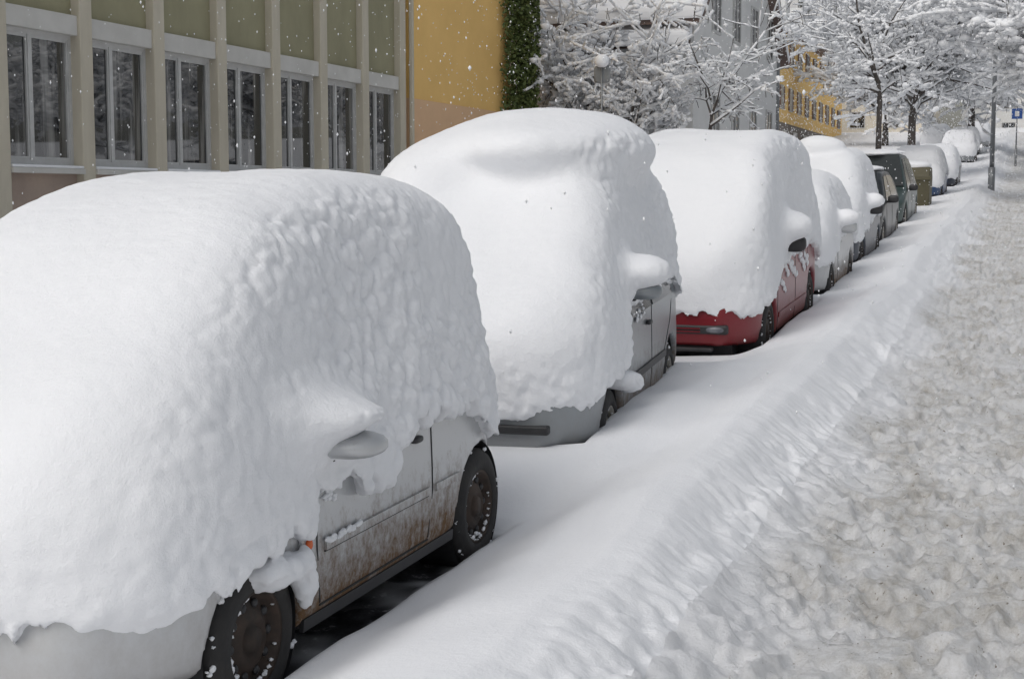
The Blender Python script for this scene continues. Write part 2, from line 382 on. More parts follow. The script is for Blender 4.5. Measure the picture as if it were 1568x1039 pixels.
# ------- car 2
c2=dict(W=1.74,L=4.1,belt=.95,hubs=(.82,3.37),hz=.25,R=.30,ra=.37,rf=.6,cf=.24,k=.32,soff=.06,stum=.18,ztop=2.6,grow=-.12,
 body=[(0,.22),(-.02,.5),(.05,.72),(.8,.95),(1.1,1.02),(1.75,1.6),(2.4,1.68),(3.6,1.62),(4.05,1.1),(4.1,.6),(4.08,.22)],
 snow=[(-.03,.3),(-.09,.75),(.0,1.04),(.3,1.24),(.72,1.46),(1.08,1.74),(1.45,1.98),(2.0,2.13),(3.2,2.14),(3.9,1.94),(4.17,1.5),(4.2,.9),(4.15,.3)],
 edge=[(-.1,.45),(.2,.46),(.45,.58),(.82,.64),(1.0,.66),(1.13,.9),(1.25,1.05),(1.7,1.06),(2.0,1.10),(2.6,1.09),(3.4,1.06),(3.9,.95),(4.1,.7)],
 blobs=[((.10,2.35,2.08),(.76,1.22,.32),.13),((-.60,1.9,1.74),(.44,.8,.40),.22),((.92,1.42,1.27),(.2,.2,.10),.12),((-.99,1.5,1.2),(.19,.15,.12),.12)],
 blobs2=[((.86,1.0,.58),(.11,.11,.035),.04),((.92,1.08,.55),(.06,.05,.04),.04)])
e=car(c2,(-3.265,7.96,0),M_GREY,5,.024,.020,rim=M_RIM2,seed=11)
mirror(c2,e,1.45,1.13,M_GREY,(.14,.09,.06),.08,2.6)
for pts in ([(1.25,.2),(1.2,.5),(1.24,.95)],[(2.35,.2),(2.4,.95)],[(3.0,.55),(3.3,.75),(3.45,.98)]): strip(c2,pts,.01,.003,'door_seam',M_SEAM,e)
strip(c2,[(1.22,.52),(3.0,.52)],.05,.016,'door_moulding',M_DARK,e,th=.02)
patch(c2,[(1.3,.93),(2.32,.95),(2.3,1.2),(1.5,1.2)],.012,'side_window',M_GLASSC,e)
patch(c2,[(2.42,.95),(3.4,.96),(3.4,1.2),(2.42,1.2)],.012,'rear_side_window',M_GLASSC,e)
superell('door_handle',(c2['W']/2+.01,2.2,.84),(.02,.07,.018),3,M_DARK,e)
mb=MB(); mb.box(-.64,.64,-.035,.05,.385,.44); mb.build('bumper_strip',M_DARK,e,bevel=.012)
snowbits(c2,e,[(random.uniform(1.3,2.0),random.uniform(.90,1.04)) for _ in range(16)],.01,.04,.014,off=.012)
# ------- car 3
c3=dict(W=1.8,L=4.4,belt=1.0,hubs=(.85,3.65),hz=.32,R=.32,ra=.37,rf=.75,cf=.3,k=.25,soff=.07,stum=.10,ztop=2.5,grow=-.05,
 body=[(0.02,.2),(-.02,.45),(.02,.72),(.6,1.0),(1.0,1.15),(1.8,1.65),(2.6,1.7),(4.0,1.62),(4.35,1.1),(4.4,.6),(4.38,.22)],
 snow=[(-.03,.3),(-.09,.8),(.02,1.14),(.33,1.45),(.8,1.85),(1.2,2.12),(1.8,2.26),(3.3,2.31),(4.1,2.12),(4.46,1.6),(4.5,.9),(4.45,.3)],
 edge=[(-.1,.53),(.3,.55),(.6,.68),(.85,.75),(1.1,.78),(1.4,.96),(1.8,.94),(2.6,.98),(3.3,1.0),(3.9,.95),(4.3,.7)],
 blobs=[((.98,1.55,1.30),(.22,.26,.14),.14),((-1.0,1.6,1.28),(.2,.2,.16),.12)])
e=car(c3,(-3.25,13.35,0),M_RED,0,.03,.026,rim=M_RIM,seed=21)
mirror(c3,e,1.6,1.12,M_DARK)
for pts in ([(1.3,.25),(1.25,.5),(1.3,1.0)],[(2.4,.25),(2.45,1.0)],[(3.25,.7),(3.4,1.0)]): strip(c3,pts,.012,.003,'door_seam',M_SEAM,e)
superell('headlamp',(.52,.02,.42),(.10,.06,.035),2.6,M_LAMP,e); superell('headlamp',(-.52,.02,.42),(.10,.06,.035),2.6,M_LAMP,e)
mb=MB(); mb.box(-.64,.64,-.02,.05,.375,.465)
mb.build('grille',M_DARK,e,bevel=.02)
mb=MB(); 
for z in (.395,.425): mb.box(-.38,.38,-.03,.0,z,z+.012)
mb.build('grille_bars',M_RED,e)
mb=MB(); mb.box(-.5,.5,-.03,.05,.21,.25); mb.build('air_intake',M_DARK,e,bevel=.015)
strip(c3,[(1.3,.42),(3.2,.42)],.05,.012,'door_moulding',M_RED,e,th=.02)
pp=[]
for a,b,n in ((1.5,.97,9),(1.9,.95,8),(2.2,.85,7),(2.7,.93,9),(3.1,.9,6),(1.45,.75,6)):
    pp+=[(a+t*.045+random.gauss(0,.02),b-t*.022+random.gauss(0,.02)) for t in range(n)]
snowbits(c3,e,pp,.03,.07,.02,1.3,.006)
# ------- generic cars
def gen(L=3.9,H=1.45,W=1.68,top=.4,R=.29,snow_s=True):
    b=[(0,.2),(-.02,.48),(.06,.68),(.8,.9),(1.05,.97),(1.75,H-.04),(2.3,H),(L-.7,H-.06),(L-.1,.98),(L,.6),(L-.02,.22)]
    s=[(-.03,.3),(-.09,.72),(.0,.98),(.3,1.1+top*.3),(.8,1.08+top*.6),(1.15,1.3+top*.7),(1.6,H-.06+top*.9),(2.1,H+top),(L-.9,H+top-.02),(L-.3,H+top-.2),(L+.03,1.35),(L+.07,.8),(L,.3)]
    return dict(W=W,L=L,belt=.9,hubs=(.75,L-.72),hz=R,R=R,ra=R+.05,rf=.6,cf=.24,k=.3,soff=.05,stum=.22,body=b,snow=s,ztop=H+top+.3,grow=-.12,
      edge=[(-.1,.5),(.3,.52),(.75,.68),(1.1,.7),(1.4,.9),(L-1,.95),(L-.4,.8),(L,.6)])
c4=gen(3.5,1.4,1.64,.34,.28); c4['blobs']=[((.92,1.35,1.12),(.17,.14,.12),.1)]
e=car(c4,(-3.17,18.25,0),M_SILVER,0,.04,.035,seed=31); mirror(c4,e,1.35,1.0,M_SILVER)
strip(c4,[(1.25,.25),(1.22,.9)],.012,.004,'door_seam',M_SEAM,e)
patch(c4,[(1.3,.9),(2.9,.92),(2.7,1.2),(1.5,1.2)],.012,'side_window',M_GLASSC,e)
c5=gen(3.9,1.5,1.7,.5,.3); c5['edge']=[(-.1,.5),(.3,.52),(.75,.68),(1.1,.7),(1.4,.8),(2.9,.86),(3.5,.8),(3.9,.6)]; c5['blobs']=[((.93,1.4,1.15),(.17,.15,.12),.1),((0,1.9,2.0),(.4,.3,.2),.1)]
e=car(c5,(-3.25,22.35,0),M_NAVY,0,.04,.035,seed=41); mirror(c5,e,1.4,1.02,M_DARK)
patch(c5,[(1.3,.88),(3.0,.9),(2.8,1.2),(1.5,1.2)],.012,'side_window',M_GLASSC,e)
def windows(sp,e,H):
    L=sp['L']
    for s in (1,-1):
        patch(sp,[(1.25,.95),(2.3,.96),(2.3,H-.1),(1.85,H-.12)],.012,'side_window',M_GLASSC,e,s)
        patch(sp,[(2.38,.96),(L-.75,.98),(L-1.0,H-.14),(2.38,H-.1)],.012,'rear_side_window',M_GLASSC,e,s)
    mb=MB(); w=sp['W']/2
    mb.prism([(-w+.1,1.06,1.0),(w-.1,1.06,1.0),(w-.25,1.70,H-.05),(-w+.25,1.70,H-.05)],(0,-.03,.03)); mb.build('windscreen',M_GLASSC,e)
    for s in (1,-1): superell('headlamp',(s*.6,.04,.62),(.15,.07,.07),2.6,M_LAMP,e)
    mb=MB(); mb.box(-.4,.4,-.035,.03,.52,.62); mb.build('grille',M_DARK,e,bevel=.01)
    mirror(sp,e,1.35,.98,M_DARK,(.1,.06,.07),.1)
    strip(sp,[(1.25,.25),(1.22,.92)],.012,.004,'door_seam',M_SEAM,e); strip(sp,[(2.34,.25),(2.34,.93)],.012,.004,'door_seam',M_SEAM,e)
def thinsnow(sp,e,H,seed):
    L=sp['L']; w=sp['W']/2
    C=[((0,L*.6,H+.02)),(0,.55,.86)]; R=[(w*.78,L*.27,.075),(w*.8,.42,.06)]
    V,F=blobs(C,R,ICO3,0); V[:,2]+=.02*vn(V[:,0]*6,V[:,1]*6,V[:,2]*6,seed); mkobj('thin_snow',V,F,M_SNOW,e)
c6=gen(4.3,1.5,1.72,.3,.31); e=car(c6,(-3.34,26.7,0),M_BLACK,0,.035,.04,rim=M_RIM2,snow=False); windows(c6,e,1.5); thinsnow(c6,e,1.5,1)
c7=gen(4.5,1.72,1.78,.3,.33); e=car(c7,(-3.42,32.4,0),M_GREEN,0,.035,.04,rim=M_RIM2,snow=False); windows(c7,e,1.72); thinsnow(c7,e,1.72,2)
c8=gen(4.0,1.4,1.7,.38,.3); e=car(c8,(-3.35,46.0,0),M_BLUE,0,.05,.05,seed=51)
c9=gen(4.0,1.4,1.7,.35,.3); e=car(c9,(-3.3,54.5,0),M_NAVY,0,.06,.06,seed=61)
for i,(x,y) in enumerate([(-3.4,76),(-3.5,84),(-5.5,92),(-3.2,97)]):
    car(gen(4.0,1.42,1.7,.35,.3),(x,y,0),[M_GREY,M_BLACK,M_RED,M_SILVER][i],0,.08,.08,seed=70+i)
# ---------------------------------------------------------------- ground
yl=[1.5]; st=.022
while yl[-1]<135:
    if yl[-1]>10: st=min(st*1.015,1.2)
    yl.append(yl[-1]+st)
yl=np.array(yl)
def carmask(X,Y,soft):
    m=np.zeros(X.shape)
    for loc,sp,yaw in CARS:
        grow=sp.get('grow',-.02)
        a=math.radians(yaw); dx=X-loc[0]; dy=Y-loc[1]; lx=dx*math.cos(a)+dy*math.sin(a); ly=-dx*math.sin(a)+dy*math.cos(a)
        d=np.maximum(np.abs(lx)-sp['W']/2-grow,np.maximum(-ly+.05-grow,ly-sp['L']+.05-grow))
        m=np.maximum(m,1-sst(-soft,soft,d+.0))
    return m
FEET=[(random.gauss(-.42,.42),random.uniform(3,45),random.gauss(0,.3)) for _ in range(1700)]
def snowH(X,Y):
    wob=.12*vn(0*X,Y*.45,0,5)+.06*vn(0*X,Y*1.5,2,6)
    Xs=X+wob
    b=np.interp(Xs,[-7,-4.6,-3.4,-2.7,-2.35,-2.1,-1.9,-1.76,-1.64,-1.5,-1.36,-1.2,-1.05,-.85,0,3],[.12,.15,.22,.24,.265,.305,.35,.39,.405,.37,.27,.17,.10,.05,.04,.08])
    b=b-.13*sst(-1.9,-2.4,X)*(1-sst(6.9,8.0,Y))
    b=b+.09*sst(-1.9,-2.3,X)*sst(7.0,7.7,Y)*(1-sst(11.5,12.5,Y))-.08*sst(-2.2,-2.6,X)*sst(11.8,12.6,Y)*(1-sst(14,15,Y))
    b=b+.05*vn(X*.9,Y*.7,0,8)*sst(-1.2,-1.7,X)+.010*vn(X*3,Y*3,0,9)
    fl=np.exp(-((Xs+1.20)/.25)**2)
    wx=X+.05*vn(X*4,Y*4,0,30)+.02*vn(X*14,Y*14,0,33); wy=Y+.05*vn(X*4,Y*4,0,31)+.02*vn(X*14,Y*14,0,34)
    lum=.05*vn(X*2.2,Y*2.2,0,10)+.034*cob(wx*4.2,wy*4.2,0,11)+.036*cob(wx*8.5,wy*8.5,0,12)+.026*cob(wx*17,wy*17,0,35)
    b=b+fl*lum*(.5+.5*sst(-.4,.3,vn(X*1.1,Y*1.1,0,41)))
    p=sst(-1.4,-1.0,Xs)
    b=b+p*(.018*vn(X*2.3,Y*2.0,0,13)+.022*vn(X*5,Y*5,0,14)+.013*cob(wx*6,wy*6,0,16)+.010*vn(X*11,Y*11,0,42)+.013*cob(wx*17,wy*17,0,19)+.006*vn(X*34,Y*34,0,29))
    m=carmask(X,Y,.10)
    u=.01+.03*np.maximum(0,vn(X*8,Y*8,0,17))
    return b*(1-m)+u*m, m
xA=np.concatenate([np.arange(-7,-4.3,.12),np.arange(-4.3,-2.5,.035),np.arange(-2.5,-1.2001,.022)])
xb=xA[-1]
def sheet(name,xl,mat,attr):
    X,Y=np.meshgrid(xl,yl,indexing='ij'); Hh,m=snowH(X,Y)
    if attr=='dirt':
        D=np.zeros_like(Hh)
        for fx,fy,fa in FEET:
            i0,i1=np.searchsorted(xl,[fx-.25,fx+.25]); j0,j1=np.searchsorted(yl,[fy-.3,fy+.3])
            if i1<=i0 or j1<=j0: continue
            dx=X[i0:i1,j0:j1]-fx; dy=Y[i0:i1,j0:j1]-fy; a=dx*math.cos(fa)+dy*math.sin(fa); b=-dx*math.sin(fa)+dy*math.cos(fa)
            q=np.sqrt((a/.055)**2+(b/.145)**2)
            D[i0:i1,j0:j1]+= -.024*(1-sst(.8,1.1,q))+.011*np.exp(-((q-1.22)/.18)**2)
        Hh=Hh+np.clip(D,-.05,.03)*sst(xb+.02,xb+.25,X)
    Z=gY(Y)+Hh
    V=np.stack([X,Y,Z],-1).reshape(-1,3); nx,ny=X.shape
    i=np.arange(nx*ny).reshape(nx,ny); F=np.stack([i[:-1,:-1],i[1:,:-1],i[1:,1:],i[:-1,1:]],-1).reshape(-1,4)
    if attr=='asphalt': a=sst(.6,1.,m+.25*vn(X*6,Y*6,0,18)*(m>.2)).reshape(-1)
    else: a=(sst(-1.18,-.75,X+.25*vn(X*1.5,Y*1.2,0,20))*sst(xb,xb+.1,X)).reshape(-1)
    mkobj(name,V,F,mat,None,True,{attr:a})
sheet('snow_bank',xA,M_BANK,'asphalt')
sheet('sidewalk',np.concatenate([np.arange(xb,.5,.020),np.arange(.5,4,.1)]),M_PATH,'dirt')
gx=np.array([-400,-200,-100,-60,-40,-25,-15,-10,-7.2,-6.9,-6.7,3.5,3.7,4.0,8,15,30,60,120,400.]); gy=np.concatenate([[-100,-40,-10,0,1.4,1.7],np.arange(3,134,3.),[134.5,136,150,200,300,500]])
X,Y=np.meshgrid(gx,gy,indexing='ij'); ins=((X>-6.95)&(X<3.8)&(Y>1.6)&(Y<134.8)); Z=gY(Y)+np.where(ins,-.3,.11)
V=np.stack([X,Y,Z],-1).reshape(-1,3); i=np.arange(X.size).reshape(X.shape); F=np.stack([i[:-1,:-1],i[1:,:-1],i[1:,1:],i[:-1,1:]],-1).reshape(-1,4)
mkobj('ground',V,F,M_SNOW)
# ---------------------------------------------------------------- left office building
M_CONC=simple('concrete',(.58,.535,.435),(.48,.44,.355),.85,scale=3,bs=.3,sc=(1,1,.25))
M_BEAM=simple('lintel',(.60,.59,.56),(.51,.50,.47),.8,scale=2,bs=.2)
M_OLIVE=simple('olive_render',(.34,.32,.205),(.275,.26,.165),.9,scale=1.6,bs=.5,bd=.004,bscale=90,sc=(1,1,.5))
M_BASE=simple('base_plaster',(.42,.33,.27),(.33,.26,.22),.9,scale=2,bs=.3)
M_FRAME=simple('window_frame',(.55,.55,.545),(.47,.47,.46),.5)
M_YEL=simple('ochre_render',(.86,.56,.20),(.78,.50,.17),.9,scale=.7,bs=.3,bd=.004,bscale=70)
M_TAN=simple('tan_render',(.76,.50,.30),(.69,.45,.27),.9,scale=1,bs=.3)
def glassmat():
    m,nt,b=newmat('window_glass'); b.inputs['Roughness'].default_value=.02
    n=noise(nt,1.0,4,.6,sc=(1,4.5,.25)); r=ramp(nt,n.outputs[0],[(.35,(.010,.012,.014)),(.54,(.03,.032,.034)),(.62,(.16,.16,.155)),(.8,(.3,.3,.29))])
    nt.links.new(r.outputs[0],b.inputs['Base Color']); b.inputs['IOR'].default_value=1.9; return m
M_GLASS=glassmat()
e=empty('office_building',(-12.3,0,0))
SPC=1.79
cols=[27.72-SPC*i for i in range(13)]
y0=cols[-1]-1; y1=28.0; HT=4.08
a=MB(); 
for c in cols: a.box(-.25,.0,c-.14,c+.14,-1,12)
a.build('concrete_piers',M_CONC,e,bevel=.015)
a=MB(); a.box(-9,-.12,y0,y1,-1,2.2); a.build('base_wall',M_BASE,e)
a=MB(); a.box(-9,-.14,y0,y1-.002,HT+.27,12); a.box(-9,-.6,y0,y1-.004,2.2,HT+.27); a.build('olive_panels',M_OLIVE,e)
a=MB(); b=MB(); g=MB(); s=MB(); ws=MB()
for i in range(len(cols)-1):
    p,q=cols[i+1]+.14,cols[i]-.14
    a.box(-.3,-.04,p,q,HT,HT+.27)
    s.box(-.3,.03,p-.0,q+.0,2.2,2.27)
    ws.box(-.28,.02,p+.01,q-.01,2.27,2.31)
    m=p+(q-p)*.42; t=HT-.06
    b.box(-.24,-.16,p,q,2.30,2.38); b.box(-.24,-.16,p,q,t,HT)
    b.box(-.24,-.16,p,p+.06,2.38,t); b.box(-.24,-.16,q-.06,q,2.38,t); b.box(-.24,-.16,m-.035,m+.035,2.38,t)
    for (u,v) in ((p+.06,m-.035),(m+.035,q-.06)):
        b.box(-.215,-.175,u,u+.03,2.38,t); b.box(-.215,-.175,v-.03,v,2.38,t)
        b.box(-.215,-.175,u+.03,v-.03,2.38,2.42); b.box(-.215,-.175,u+.03,v-.03,t-.04,t)
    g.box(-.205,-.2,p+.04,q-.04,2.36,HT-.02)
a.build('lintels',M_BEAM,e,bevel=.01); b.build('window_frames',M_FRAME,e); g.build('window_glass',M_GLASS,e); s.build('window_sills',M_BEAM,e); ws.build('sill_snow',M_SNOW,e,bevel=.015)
a=MB(); a.box(-.13,-.07,17.0,17.2,4.4,4.55); a.build('wall_lamp',M_BEAM,e,bevel=.01)
e=empty('ochre_house',(-12.3,0,0))
a=MB(); a.box(-10,-.02,28.05,34.3,3.95,14); a.build('upper_wall',M_YEL,e)
a=MB(); a.box(-10,-.004,28.05,34.3,-1,3.95); a.build('lower_wall',M_TAN,e)
a=MB(); a.box(0,.09,28.0,28.09,-1,12); a.build('downpipe',M_CONC,e,bevel=.02)
a=MB(); a.box(-.02,.05,29.0,29.18,6.25,6.4); a.build('wall_light',M_DARK,e,bevel=.02)
# ivy
n=14000
M_IVY=simple('ivy_leaves',(.05,.085,.02),(.14,.17,.05),.7,scale=5)
zz=rng.uniform(-.5,9,n); yy=rng.normal(0,.42,n)*(.85+.35*vn(zz*0,zz*0,zz*1.2,3)); yy=34.35+yy; xx=-12.25+rng.rand(n)*.6*np.exp(-((yy-34.5)/.6)**2)+.05
c=np.stack([xx,yy,zz],-1); d1=rng.normal(size=(n,3)); d1/=np.linalg.norm(d1,axis=1,keepdims=True); d2=np.cross(d1,rng.normal(size=(n,3))); d2/=np.linalg.norm(d2,axis=1,keepdims=True)
sz=rng.uniform(.035,.075,(n,1)); V=np.stack([c-d1*sz,c+d2*sz*.7,c+d1*sz,c-d2*sz*.7],1).reshape(-1,3); F=np.arange(n*4).reshape(-1,4)
mkobj('climbing_ivy',V,F,M_IVY,None,False)
# ---------------------------------------------------------------- other houses
M_GWALL=simple('grey_render',(.62,.62,.62),(.56,.56,.565),.9,scale=.8,bs=.2)
M_WWALL=simple('white_render',(.72,.72,.71),(.66,.66,.65),.9,scale=.8,bs=.2)
M_OY=simple('yellow_render',(.88,.60,.23),(.82,.55,.20),.9,scale=.8)
M_BROWN=simple('shutter_brown',(.17,.09,.06),None,.7)
M_STONE=simple('plinth',(.24,.21,.19),(.2,.18,.16),.9,scale=2)
M_TILE=simple('roof_tile',(.18,.13,.11),(.14,.1,.09),.8,scale=5)
M_BEIGE=simple('beige_render',(.68,.63,.53),(.63,.58,.5),.9,scale=.6)  # far house walls kept pale: distance haze is put into their colour
M_METAL=simple('galvanised',(.28,.29,.30),(.22,.23,.24),.5,.5)
def win_x(fr,gl,x,yc,zc,w,h,sh=None):
    fr.box(x-.05,x+.05,yc-w/2-.07,yc+w/2+.07,zc-h/2-.07,zc-h/2); fr.box(x-.05,x+.05,yc-w/2-.07,yc+w/2+.07,zc+h/2,zc+h/2+.07)
    fr.box(x-.05,x+.05,yc-w/2-.07,yc-w/2,zc-h/2,zc+h/2); fr.box(x-.05,x+.05,yc+w/2,yc+w/2+.07,zc-h/2,zc+h/2); fr.box(x-.04,x+.04,yc-.03,yc+.03,zc-h/2,zc+h/2)
    gl.box(x-.05,x+.02,yc-w/2,yc+w/2,zc-h/2,zc+h/2)
    if sh is not None:
        sh.box(x,x+.06,yc-w/2-.5,yc-w/2-.08,zc-h/2,zc+h/2); sh.box(x,x+.06,yc+w/2+.08,yc+w/2+.5,zc-h/2,zc+h/2)
def win_y(fr,gl,xc,y,zc,w,h):
    fr.box(xc-w/2-.07,xc+w/2+.07,y-.05,y+.05,zc-h/2-.07,zc-h/2); fr.box(xc-w/2-.07,xc+w/2+.07,y-.05,y+.05,zc+h/2,zc+h/2+.07)
    fr.box(xc-w/2-.07,xc-w/2,y-.05,y+.05,zc-h/2,zc+h/2); fr.box(xc+w/2,xc+w/2+.07,y-.05,y+.05,zc-h/2,zc+h/2); fr.box(xc-.03,xc+.03,y-.04,y+.04,zc-h/2,zc+h/2)
    gl.box(xc-w/2,xc+w/2,y-.02,y+.05,zc-h/2,zc+h/2)
e=empty('gabled_house',(0,0,0)); X0=-8.5; ya,yb,ez,pz=38.2,52,6.7,11.6; ym=(ya+yb)/2
a=MB(); a.prism([(X0,ya,-1),(X0,yb,-1),(X0,yb,ez),(X0,ym,pz),(X0,ya,ez)],(-12,0,0)); a.build('walls',M_WWALL,e)
a=MB()
for s,yE in ((1,yb),(-1,ya)):
    dy=yE-ym; dz=ez-pz; k=1.06
    a.prism([(X0+.3,ym,pz+.02),(X0+.3,ym+dy*k,pz+dz*k+.02),(X0+.3,ym+dy*k,pz+dz*k+.14),(X0+.3,ym,pz+.14)],(-12.6,0,0))
a.build('roof',M_TILE,e)
a=MB()
for s,yE in ((1,yb),(-1,ya)):
    dy=yE-ym; dz=ez-pz; k=1.07
    a.prism([(X0+.33,ym,pz+.15),(X0+.33,ym+dy*k,pz+dz*k+.15),(X0+.33,ym+dy*k,pz+dz*k+.5),(X0+.33,ym,pz+.55)],(-12.7,0,0))
a.build('roof_snow',M_SNOW,e,bevel=.1)
fr=MB();gl=MB()
for z in (2.9,6.0):
    for y in (41,44,47,50): win_x(fr,gl,X0,y,z+1.2,1.0,1.3)
fr.build('window_frames',M_FRAME,e); gl.build('window_glass',M_GLASS,e)
a=MB(); a.box(X0,X0+.1,yb-.4,yb-.3,-1,6.6); a.build('downpipe',M_METAL,e)
e=empty('annex_house'); a=MB(); a.box(-18,-9.0,38.0,38.15,-1,5.75); a.box(-18,-8.9,38.16,46,-1,5.7); a.build('walls',M_GWALL,e)
a=MB(); a.prism([(-18.2,37.8,5.76),(-18.2,37.8,5.84),(-18.2,42,8.3),(-18.2,42,8.1)],(9.6,0,0)); a.build('roof',M_TILE,e)
a=MB(); a.prism([(-18.2,37.7,5.84),(-18.2,37.7,6.2),(-18.2,42,8.75),(-18.2,42,8.35)],(9.65,0,0)); a.build('roof_snow',M_SNOW,e,bevel=.08)
a=MB(); a.box(-9.25,-9.13,37.88,38.0,-1,5.6); a.box(-18,-8.7,37.68,37.78,5.70,5.80); a.build('gutter',M_METAL,e)
fr=MB();gl=MB(); win_y(fr,gl,-12.5,38,3.6,1,1.3); fr.build('window_frames',M_FRAME,e); gl.build('window_glass',M_GLASS,e)
e=empty('yellow_shuttered_house'); X0=-16; ya,yb=93,133
a=MB(); a.box(X0-12,X0,ya,yb,6.9,13.0); a.build('walls',M_OY,e)
a=MB(); a.box(X0-12,X0+.02,ya,yb,0,6.9); a.build('ground_floor',M_STONE,e)
fr=MB();gl=MB();sh=MB()
for z in (8.6,11.7):
    for y in np.arange(ya+2.5,yb-1,3.9): win_x(fr,gl,X0,y,z,1.1,1.5,sh)
for y in np.arange(ya+2.5,yb-1,5): win_x(fr,gl,X0+.02,y,5.6,1.6,1.5)
fr.build('window_frames',M_FRAME,e); gl.build('window_glass',M_GLASS,e); sh.build('shutters',M_BROWN,e)
a=MB(); a.prism([(X0+.7,ya-.5,13.0),(X0+.7,ya-.5,13.2),(X0-6,ya-.5,17.2),(X0-12.7,ya-.5,13.2),(X0-12.7,ya-.5,13.0)],(0,yb-ya+1,0)); a.build('roof',M_TILE,e)
a=MB(); a.prism([(X0+.75,ya-.55,13.22),(X0+.75,ya-.55,13.6),(X0-6,ya-.55,17.8),(X0-6,ya-.55,17.22)],(0,yb-ya+1.1,0)); a.build('roof_snow',M_SNOW,e,bevel=.1)
a=MB(); 
for y in (100,108,118): a.box(X0-1.5,X0+.1,y,y+1.6,14.0,15.6)
a.build('dormers',M_WWALL,e)
def blockhouse(name,x0,x1,y0,y1,z1,mat,roofh=3,wn=3.2,fl=3.0,zb=4):
    e=empty(name); a=MB(); a.box(x0,x1,y0,y1,0,z1); a.build('walls',mat,e)
    fr=MB();gl=MB(); z=zb+2
    while z+1<z1:
        for x in np.arange(x0+1.6,x1-1,wn): win_y(fr,gl,x,y0,z,1.3,1.4)
        for y in np.arange(y0+1.6,y1-1,wn): win_x(fr,gl,x1,y,z,1.3,1.4)
        z+=fl
    fr.build('window_frames',M_FRAME,e); gl.build('window_glass',M_GLASS,e)
    xm=(x0+x1)/2
    a=MB(); a.prism([(x0-.4,y0-.4,z1),(x1+.4,y0-.4,z1),(xm,y0-.4,z1+roofh)],(0,y1-y0+.8,0)); a.build('roof',M_TILE,e)
    a=MB(); a.prism([(x0-.45,y0-.45,z1+.06),(x1+.45,y0-.45,z1+.06),(x1+.45,y0-.45,z1+.4),(xm,y0-.45,z1+roofh+.45),(x0-.45,y0-.45,z1+.4)],(0,y1-y0+.9,0)); a.build('roof_snow',M_SNOW,e)
blockhouse('beige_apartment_house',-17,-9,140,160,19,M_BEIGE)
blockhouse('white_apartment_house',-7,3,165,185,22,M_WWALL)
blockhouse('grey_apartment_house',-30,-19,150,175,24,M_GWALL)
blockhouse('apartment_house',8,20,120,170,18,M_BEIGE)
blockhouse('back_house',-34,-22,52,80,13,M_GWALL,zb=2)
# ---------------------------------------------------------------- trees
M_BARK=simple('bark',(.12,.105,.095),(.075,.065,.06),.9,scale=12)
def tree(name,loc,H,spread,seed,limbs=7,r0=.14,clump=1.,zfrac=.3,dens=1.,maxlev=4):
    R=random.Random(seed); segs=[]
    def grow(p,d,L,r,lev):
        n=max(3,int(L/.35)) if lev<2 else 3; q=p.copy(); dd=d.copy()
        for i in range(n):
            dd=dd+np.array([R.gauss(0,.14),R.gauss(0,.14),R.gauss(0,.08)+(.03 if lev<2 else -.02)]); dd/=np.linalg.norm(dd)
            q2=q+dd*L/n; ra=r*(1-.75*i/n); rb=r*(1-.75*(i+1)/n); segs.append((q.copy(),q2.copy(),ra,rb,lev))
            if 0<lev<maxlev:
                for _ in range(2):
                    if R.random()<.85*dens:
                        ax=np.array([R.gauss(0,1),R.gauss(0,1),R.gauss(0,.45)]); ax/=np.linalg.norm(ax); nd=dd*.65+ax*.8; nd/=np.linalg.norm(nd)
                        grow(q2,nd,L*R.uniform(.38,.55),max(rb*.6,.008),lev+1)
            q=q2
    base=np.array([0,0,0.]); top=np.array([0,0,H*zfrac]); 
    segs.append((base,top*.5,r0*1.25,r0,0)); segs.append((top*.5,top,r0,r0*.85,0))
    grow(top,np.array([0.05,0,1.]),H*(1-zfrac)*.8,r0*.7,1)
    for i in range(limbs):
        a=2*math.pi*i/limbs+R.uniform(-.3,.3); el=R.uniform(.25,1.0); d=np.array([math.cos(a)*math.cos(el),math.sin(a)*math.cos(el),math.sin(el)])
        st=top*(R.uniform(.9,1.0)); st=st+np.array([0,0,R.uniform(0,H*.2)])
        grow(st,d,spread*R.uniform(.75,1.1),r0*.5,1)
    e=empty(name,loc)
    P0=np.array([s[0] for s in segs]);P1=np.array([s[1] for s in segs]);A=np.array([s[2] for s in segs]);B=np.array([s[3] for s in segs])
    V,F=tubes(P0,P1,np.maximum(A,.009),np.maximum(B,.007),4); mkobj('trunk_and_branches',V,F,M_BARK,e)
    d=P1-P0; d/=np.linalg.norm(d,axis=1,keepdims=True); keep=(np.abs(d[:,2])<.82)
    P0=P0[keep];P1=P1[keep];A=A[keep];B=B[keep]; rs=clump*(.022+.016*rng.rand(len(P0)))+A*.5
    off=np.zeros_like(P0); off[:,2]=A*.7+rs*.55
    V,F=tubes(P0+off,P1+off,rs,rs*.85,4,1.1); mkobj('branch_snow',V,F,M_SNOWT,e)
    k=rng.rand(len(P0))<.16; c=P1[k]+off[k]; r=clump*(.045+.06*rng.rand(k.sum())**2)[:,None]*np.array([[1.25,1.25,.75]])
    V,F=blobs(c,r,ICO1,.2); mkobj('snow_clumps',V,F,M_SNOWT,e)
    return len(segs)
def tz(x,y): return (x,y,float(gY(y))-.05)
cnt=[]
cnt.append(tree('snowy_tree',tz(-11.1,36.8),8.0,2.4,1,limbs=9,r0=.10,clump=1.15,zfrac=.22,dens=.86))
cnt.append(tree('snowy_tree',tz(-9.6,35.6),6.4,2.0,15,limbs=9,r0=.07,clump=1.05,zfrac=.25,dens=.84))
cnt.append(tree('snowy_tree',tz(-7.4,35.2),6.4,1.5,3,limbs=5,r0=.06,clump=.7,zfrac=.38,dens=.72))
